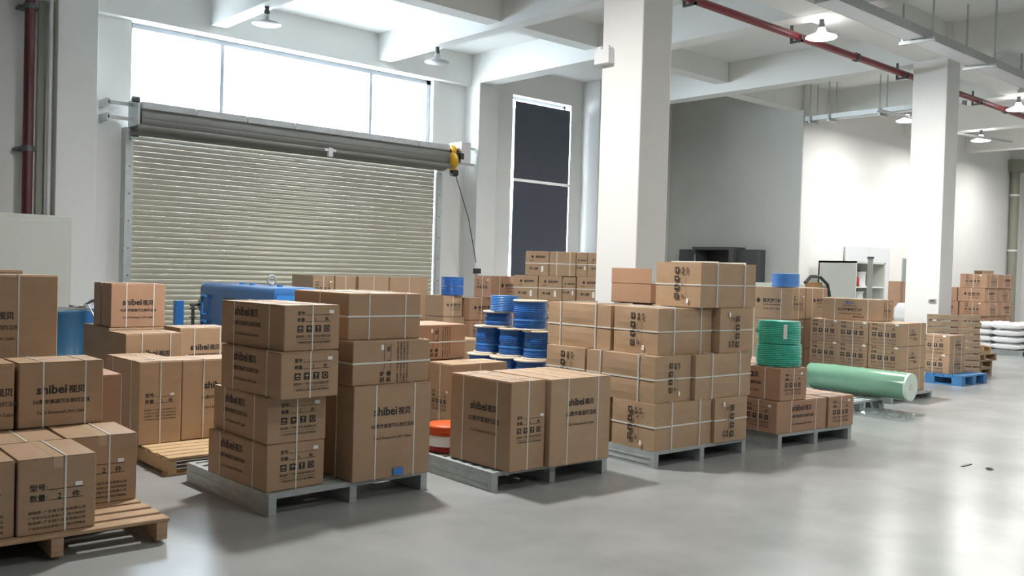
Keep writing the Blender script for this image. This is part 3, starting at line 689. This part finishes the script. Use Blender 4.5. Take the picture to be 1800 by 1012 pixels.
# ------------------------------------------------------------------ wound goods
def wound(name, label, cat, x, y, z, r, h, m, turns=10, amp=.004, group=None, ri=.0, loose=0):
    t = thing(name, label, cat, (x, y, z), random.uniform(0, 6), group)
    prof = []; n = turns*4
    prof.append((ri if ri else .02, 0.0))
    for i in range(n+1):
        prof.append((r-amp+amp*math.cos(2*PI*i/4)-(.03*r*((2*i/n-1)**4) if loose else 0), .004+(h-.008)*i/n))
    prof.append((ri if ri else .02, h))
    M_ = MB(); M_.lathe(prof, n=28, cap=True)
    if loose:
        M_.v = [(a*(1+loose*.012*math.sin(3*math.atan2(b, a)+40*c)), b*(1+loose*.012*math.sin(5*math.atan2(b, a)+33*c)), c+loose*.006*math.sin(2*math.atan2(b, a)+9*c)*(1 if .01 < c < h-.01 else 0)) for a, b, c in M_.v]
    M_.build('winding', m, t); return t
def spool(label, x, y, z, r=.18, h=.29, rc=.155):
    t = thing('cable_spool', label, 'spool', (x, y, z), 0, 'blue cable spools')
    fm_ = cached(('fl', r), lambda: MB().lathe([(r-.004, 0), (r, .004), (r, .012), (r-.004, .016)], n=32, smooth=False).mesh('flange', M_flange))
    obj('flange', fm_, t); obj('flange', fm_, t, (0, 0, h-.016))
    n = 14; prof = []
    for i in range(n*3+1): prof.append((rc+.004*math.cos(2*PI*i/3)+.004*math.sin(i*.31), .016+(h-.032)*i/(n*3)))
    MB().lathe(prof, n=30).build('cable_winding', M_cable, t)
    m = MB(); m.lathe([(rc+.0065, h*.30), (rc+.0075, h*.33), (rc+.0065, h*.36)], n=30, cap=False); m.build('wrap_band', M_cable2, t)
    return t
wood_pallet('wooden pallet hidden under the blue cable spools', 5.9, 6.45, 0, 1.0, 1.25, group=None)
for i in range(3):
    yy = 6.74+i*.375
    nm = ('nearest', 'middle', 'farthest')[i]
    spool(nm+' blue cable spool in the upper row of three', 6.40-.005*i, yy, .705)
    spool(nm+' blue cable spool in the row below, mostly hidden', 6.30, yy+.0, .422, h=.282); spool(nm+' blue cable spool at the bottom, hidden', 6.36, yy, .14, h=.281)
spool('single blue cable spool on top of the spool pile', 6.34, 6.82, .997, r=.178, h=.30, rc=.168)
spool('small blue cable spool behind the topmost spool', 6.33, 7.30, .997, r=.165, h=.165, rc=.14)
wound('cable_coil', 'blue cable coil on the small spool behind the topmost spool', 'coil', 6.34, 7.22, 1.163, .15, .165, M_cable2, 9)
wound('cable_coil', 'light blue cable coil wrapped in film on the carton column', 'coil', 12.02, 7.42, 1.458, .20, .20, M_cable2, 9)
wound('cable_coil', 'blue cable coil at the left of the back stack by the blind', 'coil', 8.38, 10.72, 1.197, .17, .13, M_cable, 8)
wound('cable_coil', 'second blue cable coil on top, left of the back stack', 'coil', 8.38, 10.72, 1.328, .17, .14, M_cable, 8)
g1 = wound('twine_bale', 'lower green twine bale on the reddish cartons', 'bale', 7.86, 4.90, .750, .215, .215, M_green, 12, .005, 'green twine bales', loose=1)
g2 = wound('twine_bale', 'upper green twine bale with a white tag', 'bale', 7.855, 4.90, .966, .205, .215, M_green, 12, .005, 'green twine bales', loose=1)
g2.rotation_euler = (0, 0, .3)
for g_ in (g1, g2):
    m = MB()
    for i in range(16):
        a0 = random.uniform(0, 6.28); z0 = random.uniform(.02, .19); dz = random.uniform(-.05, .05)
        m.tube([(.212*math.cos(a0+q*.16), .212*math.sin(a0+q*.16), min(.205, max(.01, z0+dz*q/5))) for q in range(6)], .003, 5)
    m.build('loose_twine', M_green, g_)
tg = bx(-.018, -.003, -.07, .018, 0, .07).build('bale_tag', M_label, g2); tg.matrix_local = Matrix.Rotation(-.3-.75, 4, 'Z') @ Matrix.Translation((-.0, -.214, .12))
t = thing('twine_bale', 'green twine bale end sticking up behind the upper bale', 'bale', (7.72, 5.20, .75), 0, 'green twine bales')
MB().lathe([(.06, 0), (.075, .05), (.075, .40), (.05, .44)], n=16).build('winding', M_green, t)
oc2 = thing('twine_bale', 'orange twine bale beside the pair of tall cartons', 'bale', (4.52, 5.80, .14))
M_ = MB()
prof = [(.02, 0), (.14, 0)]+[(.155+.006*math.cos(i*PI/2), .01+i*.0075) for i in range(17)]
M_.lathe(prof, n=28).build('lower_winding', M_redtw, oc2)
MB().lathe([(.165, .05), (.172, .07), (.172, .12), (.165, .135)], n=28, cap=False).build('paper_band', M_label, oc2)
prof = [(.16, .135), (.175, .15)]+[(.172+.006*math.cos(i*PI/2), .15+i*.006) for i in range(9)]+[(.15, .215), (.05, .225)]
MB().lathe(prof, n=28).build('upper_winding', M_orange, oc2)
# green film roll with loose plastic
rl = thing('film_roll', 'long roll of green plastic film lying in front of the icon cartons', 'roll', (11.0, 5.03, .318))
n = 9
MB().tube([(0, .02, 0), (0, 0+.04, 0), (.012, .5, .004), (.05, 1.0, .006), (.07, 1.37, 0)], [.166, .170, .169, .170, .166], 32).build('film_winding', M_roll, rl)
MB().tube([(0, .0, 0), (0, .03, 0)], .168, 32).build('film_end', M_rollend, rl)
MB().tube([(0, -.004, 0), (0, .01, 0)], .045, 16).build('core', M_cab, rl)
steel_pallet('low steel pallet carrying the green film roll', 10.12, 5.42, 0, 1.0, 1.1, H=.14)
ps = thing('plastic_sheet', 'crumpled clear plastic on the floor under the green roll', 'plastic', (10.25, 5.30, 0))
m = MB(); N = 14; v = []; f = []
for i in range(N):
    for j in range(N):
        v.append((i*.034+random.uniform(-.01, .01), j*.05+random.uniform(-.01, .01), .012+.05*abs(math.sin(i*1.1+j*.7))*random.random()+.02*random.random()))
for i in range(N-1):
    for j in range(N-1): f.append((i*N+j, (i+1)*N+j, (i+1)*N+j+1, i*N+j+1))
m.add(v, f).build('sheet', M_film, ps, (.0, -.57, 0))

# ------------------------------------------------------------------ wooden crates at the far pillar
up_ = wood_pallet('weathered wooden pallet standing on edge behind the blue pallet', 15.33, 6.80, -41, .86, 1.06, H=.10, m=M_woodg, n=10)
up_.rotation_euler = (R(89), 0, R(-41.6)); up_.location = (15.31, 6.785, .002)
for i in range(3):
    wood_pallet(('lowest', 'middle', 'third')[i]+' wooden pallet of the small pile beside the blue pallet', 16.12+.02*i, 6.40-.02*i, (-5, -3, -6)[i], .80, .70, H=.13, m=(M_woodg, M_wood2, M_wood2)[i], n=6, z=i*.1315)
tp = wood_pallet('pale wooden pallet tilted on top of the small pile', 16.2, 6.45, 0, .62, .5, H=.11, m=M_wood, n=4, z=.41)
tp.rotation_euler = (R(9), R(6), R(-12)); tp.location.z = .46
# ------------------------------------------------------------------ far right: bag pallet and carton stack
def bag(label, x, y, z, rz=0, sx=.62, sy=.42, h=.15):
    me = bpy.data.meshes.new('bag'); bm = bmesh.new(); bmesh.ops.create_cube(bm, size=1)
    bmesh.ops.subdivide_edges(bm, edges=bm.edges[:], cuts=4, use_grid_fill=True)
    ph = random.uniform(0, 6)
    for v in bm.verts:
        a, b, c = v.co.x*2, v.co.y*2, v.co.z*2
        k = (1-.55*a**6)*(1-.5*b**6)
        v.co = Vector((a*sx/2*(1-.06*b*b), b*sy/2*(1-.06*a*a), h/2+c*h/2*max(.3, k)+.008*math.sin(7*a+5*b+ph)*(c+1)/2))
    z0 = min(v.co.z for v in bm.verts)
    for v in bm.verts: v.co.z -= z0
    bm.to_mesh(me); bm.free(); me.materials.append(M_bag)
    me.polygons.foreach_set('use_smooth', [True]*len(me.polygons))
    o = obj('bag', me, None, (x, y, z), (0, 0, rz)); tag(o, label, 'bag', 'white woven bags'); return o
steel_pallet('low dark pallet under the white bags at the right edge', 22.0, 7.62, 0, 1.6, 1.1, H=.12)
for s in range(3):
    for l in range(4):
        bag(('lowest', 'second', 'third', 'topmost')[l]+' white bag of the '+('left', 'middle', 'right')[s]+' stack on the low dark pallet', 22.18+.58*s, 7.98-.05*s, .122+l*.152, PI/2+random.uniform(-.08, .08), .64, .52, .142)
for s in range(2):
    for l in range(4): bag(('lowest', 'second', 'third', 'topmost')[l]+' white bag of the '+('left', 'right')[s]+' rear stack on the low dark pallet', 22.3+.7*s, 8.46, .122+l*.152, random.uniform(-.08, .08), .60, .38, .142)
wood_pallet('wooden pallet hidden under the far right carton stack', 23.0, 8.82, 0, 2.0, 1.2)
FR = dict(straps='x2 y1', mi=2, flaps=True)
for r_ in range(5):
    z = .141+r_*.336
    for i, (dx, Wd) in enumerate(((.0 if r_ != 1 else .06, .82), (.84 if r_ != 1 else .90, .80))):
        carton(('bottom', 'second', 'third', 'fourth', 'top')[r_]+' row carton '+('left', 'right')[i]+' in the far right stack above the bags', 23.0+dx, 8.80+(r_ % 2)*.04, 0, Wd, .62, .334, z, prints=[('y', 'mark' if (i+r_) % 2 else 'end', 1.5 if (i+r_) % 2 else 1.2), ('x', 'mark' if r_ % 2 else 'end', 1.3)], **FR)
    carton(('bottom', 'second', 'third', 'fourth', 'top')[r_]+' row carton at the rear left of the far right stack', 23.0, 9.45+(r_ % 2)*.04, 0, .8, .62, .334, z, prints=[('x', 'end' if r_ % 2 else 'mark', 1.3)], **FR) if r_ < 4 else None
carton('low carton at the left of the far right stack, on bags', 22.0, 9.75, 0, .62, .4, .27, 1.08, straps='x1', prints=[('y', 'mark', 1.1)], mi=2)
for l in range(5): bag(('lowest', 'second', 'third', 'fourth', 'topmost')[l]+' white bag of the pile beside the far pillar', 22.1, 9.9, .0+l*.214, 0, 1.2, .75, .203)
wt = thing('wooden_tray', 'small wooden slat tray lying on the far right carton stack', 'tray', (23.3, 9.0, 1.823))
bx(0, 0, 0, .62, .03, .07).build('tray_side', M_woodg, wt); bx(0, .2, 0, .62, .23, .07).build('tray_side', M_woodg, wt)
for i in range(4): bx(i*.18, 0, .07, i*.18+.08, .23, .085).build('tray_slat', M_woodg, wt)

# things left of the far pillar, by the white wall
msh = thing('mesh_post', 'grey perforated post standing against the wall left of the far pillar', 'post', (17.95, 8.36, 0))
bx(0, 0, 0, .02, .13, 2.05).build('post_frame', M_galv, msh); bx(-.01, .03, 0, 0, .10, 2.03).build('post_mesh', M_mgrey, msh)
carton('narrow upright carton squeezed left of the far pillar', 17.2, 8.15, 0, .30, .24, .66, .93, straps='x1', mi=2)
carton('hidden carton under the narrow upright one by the far pillar', 17.2, 8.15, 0, .35, .30, .91, .0)
bag('white bag slumped left of the far pillar', 16.75, 7.85, .79, .4, .45, .34, .4)
carton('hidden carton under the slumped white bag by the far pillar', 16.55, 7.7, 0, .4, .35, .78, .0)

# steel shelf cabinet, white panels
sh = thing('shelf_cabinet', 'open grey steel shelf cabinet holding spools by the white wall', 'cabinet', (18.9, 9.95, 0))
m = MB(); m.box(0, 0, 0, .035, .9, 2.0); m.box(1.3, 0, 0, 1.335, .9, 2.0); m.box(0, .87, 0, 1.335, .9, 2.0); m.box(0, 0, 1.96, 1.335, .9, 2.0); m.build('carcass', M_cab, sh)
for z in (.1, .55, .98, 1.42): bx(.035, .01, z, 1.3, .87, z+.03).build('shelf', M_whitep, sh)
for z, r_, x in ((1.45, .15, .62), (1.01, .17, .50)):
    t = thing('wire_spool', ('white spool on the upper shelf of the steel cabinet', 'white spool on the middle shelf of the steel cabinet')[z < 1.2], 'spool', (18.9+x, 10.2, z))
    MB().lathe([(r_, 0), (r_, .02), (r_*.9, .03), (r_*.9, .30), (r_, .31), (r_, .33)], n=24).build('spool_body', M_whitep, t)
    MB().tube([(0, 0, .33), (0, 0, .36)], .03, 10).build('hub', M_black, t)
t = thing('paint_can', 'red can on the upper shelf of the steel cabinet', 'can', (18.9+.13, 10.02, 1.45))
MB().lathe([(.07, 0), (.075, .01), (.075, .19), (.07, .2)], n=18).build('can_body', M_redc, t); MB().lathe([(.05, .2), (.05, .22)], n=16).build('cap', M_redc, t)
t = thing('rolled_tube', 'dark green tube standing in front of the steel cabinet', 'tube', (18.55, 9.45, 0))
MB().tube([(0, 0, 0), (0, 0, 2.05)], .055, 14).build('tube_body', M_mgrey, t); MB().tube([(0, 0, 2.05), (0, 0, 2.09)], .07, 14).build('cap', M_dgrey, t)
for i, (x, Wd, lab) in enumerate(((20.35, 1.15, 'left pale blue-white panel leaning on the white wall'), (21.52, 1.05, 'right pale blue-white panel leaning on the white wall'))):
    t = thing('wall_panel', lab, 'panel', (x, 10.99, 0), 0, 'pale panels by the wall')
    bx(0, 0, 0, Wd, .03, 2.40).build('panel_sheet', M_panel, t)
    for q in (0, Wd-.03): bx(q, -.008, 0, q+.03, 0, 2.40).build('panel_edge', M_whitep, t)
# grey-green control machine behind the coil column
mc = thing('control_machine', 'grey-green machine with knobs and an orange plate behind the carton column', 'machine', (13.7, 8.1, 0))
bevel(bx(0, 0, 0, .75, 1.0, 1.50).build('housing', M_mgrey, mc).data, .01)
bx(-.004, .1, 1.30, .0, .3, 1.40).build('display', M_black, mc)
bx(.02, -.006, 1.46, .55, 0, 1.53).build('plate', M_tan, mc)
for q in (.15, .35, .55): MB().tube([(q, 0, 1.38), (q, -.03, 1.38)], .028, 10).build('knob', M_black, mc)
MB().tube([(-.0, .0, 1.52), (.15, -.02, 1.63), (.40, -.04, 1.63), (.62, -.06, 1.50), (.70, -.06, 1.30)], .028, 8).build('hose', M_black, mc)
# dark cabinet on the shaded wall
dk = thing('dark_cabinet', 'dark grey cabinet with a black open bay against the shaded wall', 'cabinet', (18.39, 11.9, 0))
for y0, y1 in ((0, .55), (1.66, 2.24)): bx(-.30, y0, 0, 0, y1, 2.215).build('side_panel', M_dgrey, dk)
m = MB(); m.box(-.55, .55, 0, 0, .62, 2.27); m.box(-.55, 1.59, 0, 0, 1.66, 2.27); m.box(-.55, .62, 2.2, 0, 1.59, 2.27); m.box(-.04, .62, 0, 0, 1.59, 2.2); m.build('bay_frame', M_dgrey, dk)
bx(-.05, .62, 0, -.041, 1.59, 2.2).build('bay_back', M_black, dk)
MB().tube([(-.57, 1.56, 1.9), (-.57, 1.56, 2.1)], .012, 8).build('handle', M_alu, dk)

# ------------------------------------------------------------------ left background
cb = thing('electrical_cabinet', 'large cream electrical cabinet in front of the left wall', 'cabinet', (2.0, 13.6, 0))
bevel(bx(0, 0, 0, 1.92, .5, 2.16).build('cabinet_body', M_cab, cb).data, .012)
for q in (0, .93): bevel(bx(q+.05, -.015, .08, q+.93, 0, 2.08).build('door', M_cab, cb).data, .006, 1)
bx(.86, -.04, 1.1, .89, -.015, 1.25).build('handle', M_dgrey, cb)
dr = thing('drum', 'dark teal steel drum behind the tall six-class logo carton', 'drum', (2.82, 10.55, 0))
prof = [(.37, 0), (.385, .02), (.37, .04), (.37, .34), (.385, .36), (.37, .38), (.37, .50), (.385, .52), (.37, .54), (.37, 1.0), (.385, 1.02), (.375, 1.04)]
MB().lathe(prof, n=40).build('drum_body', M_drum, dr)
MB().lathe([(.36, 1.04), (.36, 1.045)], n=40).build('lid', M_dgrey, dr)
st_ = MB()
for j in range(4): st_.tube([(3.0+.03*j, 10.4, 1.06+.01*j), (3.12, 10.22, 1.10-.02*j), (3.17+.02*j, 10.16, .95), (3.20+.015*j, 10.14, .45)], .006, 6)
tag(st_.build('loose_strapping', M_strap), 'loose white strapping hanging over the rim of the teal drum', 'strap')
wr = thing('wrapping_heap', 'heap of white wrapping and black cord on the blue hopper', 'heap', (3.40, 10.85, 1.03))
m = MB()
for j in range(6): m.tube([(-.18+.05*j, -.1, .0), (-.1+.04*j, -.12, .06+.02*(j % 3)), (.05+.02*j, -.1, .10+.015*(j % 2)), (.22, -.06, .03)], .018, 8)
m.build('wrapping', M_whitep, wr); MB().tube([(-.2, -.14, .02), (-.1, -.15, .09), (.02, -.15, .11), (.18, -.12, .14)], .012, 8).build('cord', M_black, wr)
hp = thing('hopper', 'sloping blue hopper standing behind the teal drum', 'hopper', (3.46, 10.92, 0))
m = MB(); m.add([(-.2, -.25, .75), (.35, -.25, .65), (.35, .25, .65), (-.2, .25, .75), (-.25, -.3, 1.05), (.4, -.3, .92), (.4, .3, .92), (-.25, .3, 1.05)], [(3, 2, 1, 0), (4, 5, 6, 7), (0, 1, 5, 4), (1, 2, 6, 5), (2, 3, 7, 6), (3, 0, 4, 7)]); m.build('bin', M_blue, hp)
bx(-.18, -.22, .0, .3, .22, .70).build('stand', M_drum, hp)
# blue machine in front of the shutter
bmch = thing('blue_machine', 'large blue machine with a lifting eye in front of the shutter', 'machine', (5.22, 10.15, 0))
me = bx(0, 0, .12, .62, 2.15, 1.30).mesh('housing', M_blue)
bm = bmesh.new(); bm.from_mesh(me); bmesh.ops.bevel(bm, geom=[e for e in bm.edges if all(v.co.z > 1.2 for v in e.verts)], offset=.07, segments=5, affect='EDGES', profile=.5); bm.to_mesh(me); bm.free()
me.polygons.foreach_set('use_smooth', [False]*len(me.polygons)); obj('housing', me, bmch)
bx(.02, -.02, .15, .60, 0, 1.20).build('lit_end_face', M_blue2, bmch)  # added sheet: light on the end face is put into a lighter blue
bx(-.008, 1.05, .92, 0, 1.38, 1.12).build('name_plate', M_black, bmch); bx(-.008, .35, 1.02, 0, .62, 1.04).build('name_strip', M_whitep, bmch)
for z in (.92, .58):
    m = MB(); m.tube([(0, 1.98, z+.2), (-.05, 1.98, z+.2), (-.05, 1.98, z-.05), (0, 1.98, z-.05)], .02, 8); m.tube([(-.05, 1.86, z+.2), (-.05, 1.98, z+.2)], .02, 8); m.build('handle', M_blue2, bmch)
m = MB(); m.tube([(.28+.055*math.cos(a*PI/8), .62, 1.38+.055*math.sin(a*PI/8)) for a in range(17)], .014, 8, caps=False); m.tube([(.28, .62, 1.29), (.28, .62, 1.33)], .025, 10)
m.build('lifting_eye', M_galv, bmch)
for y in (.25, 1.0, 1.3): MB().tube([(.2, y, 1.30), (.2, y, 1.325)], .035, 10).build('cap', M_blue2, bmch)
for y in (.1, 2.0): bx(.0, y-.08, 0, .62, y+.08, .12).build('foot', M_dgrey, bmch)
def roller_stand(label, x, y, z):
    t = thing('roller_stand', label, 'stand', (x, y, 0))
    MB().tube([(0, 0, 0), (0, 0, z)], .022, 10).build('post', M_dgrey, t); MB().lathe([(.16, 0), (.16, .02)], n=18).build('base', M_dgrey, t)
    MB().tube([(-.04, 0, z), (.205, 0, z)], .018, 10).build('axle', M_dgrey, t)
    MB().tube([(.10, 0, z), (.21, 0, z)], .085, 18).build('roller', M_mgrey, t)
    for d in (-.03, .03): MB().lathe([(.05, 0), (.05, .015)], n=14).build('collar', M_dgrey, t, (0, 0, z-.12+d*2))
roller_stand('dark roller on a thin stand at the left of the blue machine', 5.20, 12.50, .98)
roller_stand('dark roller on a stand beside the topmost back left carton', 4.56, 12.45, .99)
t = thing('blue_post', 'bright blue square post in front of the shutter', 'post', (5.08, 12.72, 0))
bx(-.05, -.05, 0, .06, .05, 1.03).build('post_shaft', M_blue2, t); bx(-.12, -.12, 0, .12, .12, .015).build('base_plate', M_blue2, t)

# small scraps on the bare floor
sc1 = bx(-.09, -.012, 0, .09, .012, .006).build('strap_scrap', M_black, None, (8.34, 3.30, 0)); tag(sc1, 'short dark strap scrap lying flat on the bare floor', 'scrap')
sc2 = thing('crumpled_scrap', 'tiny dark crumpled scrap on the bare floor at the right', 'scrap', (8.34, 3.11, 0))
MB().lathe([(.015, 0), (.035, .006), (.02, .015), (.01, .018)], n=7, smooth=False).build('scrap_body', M_black, sc2)

bpy.context.view_layer.update()
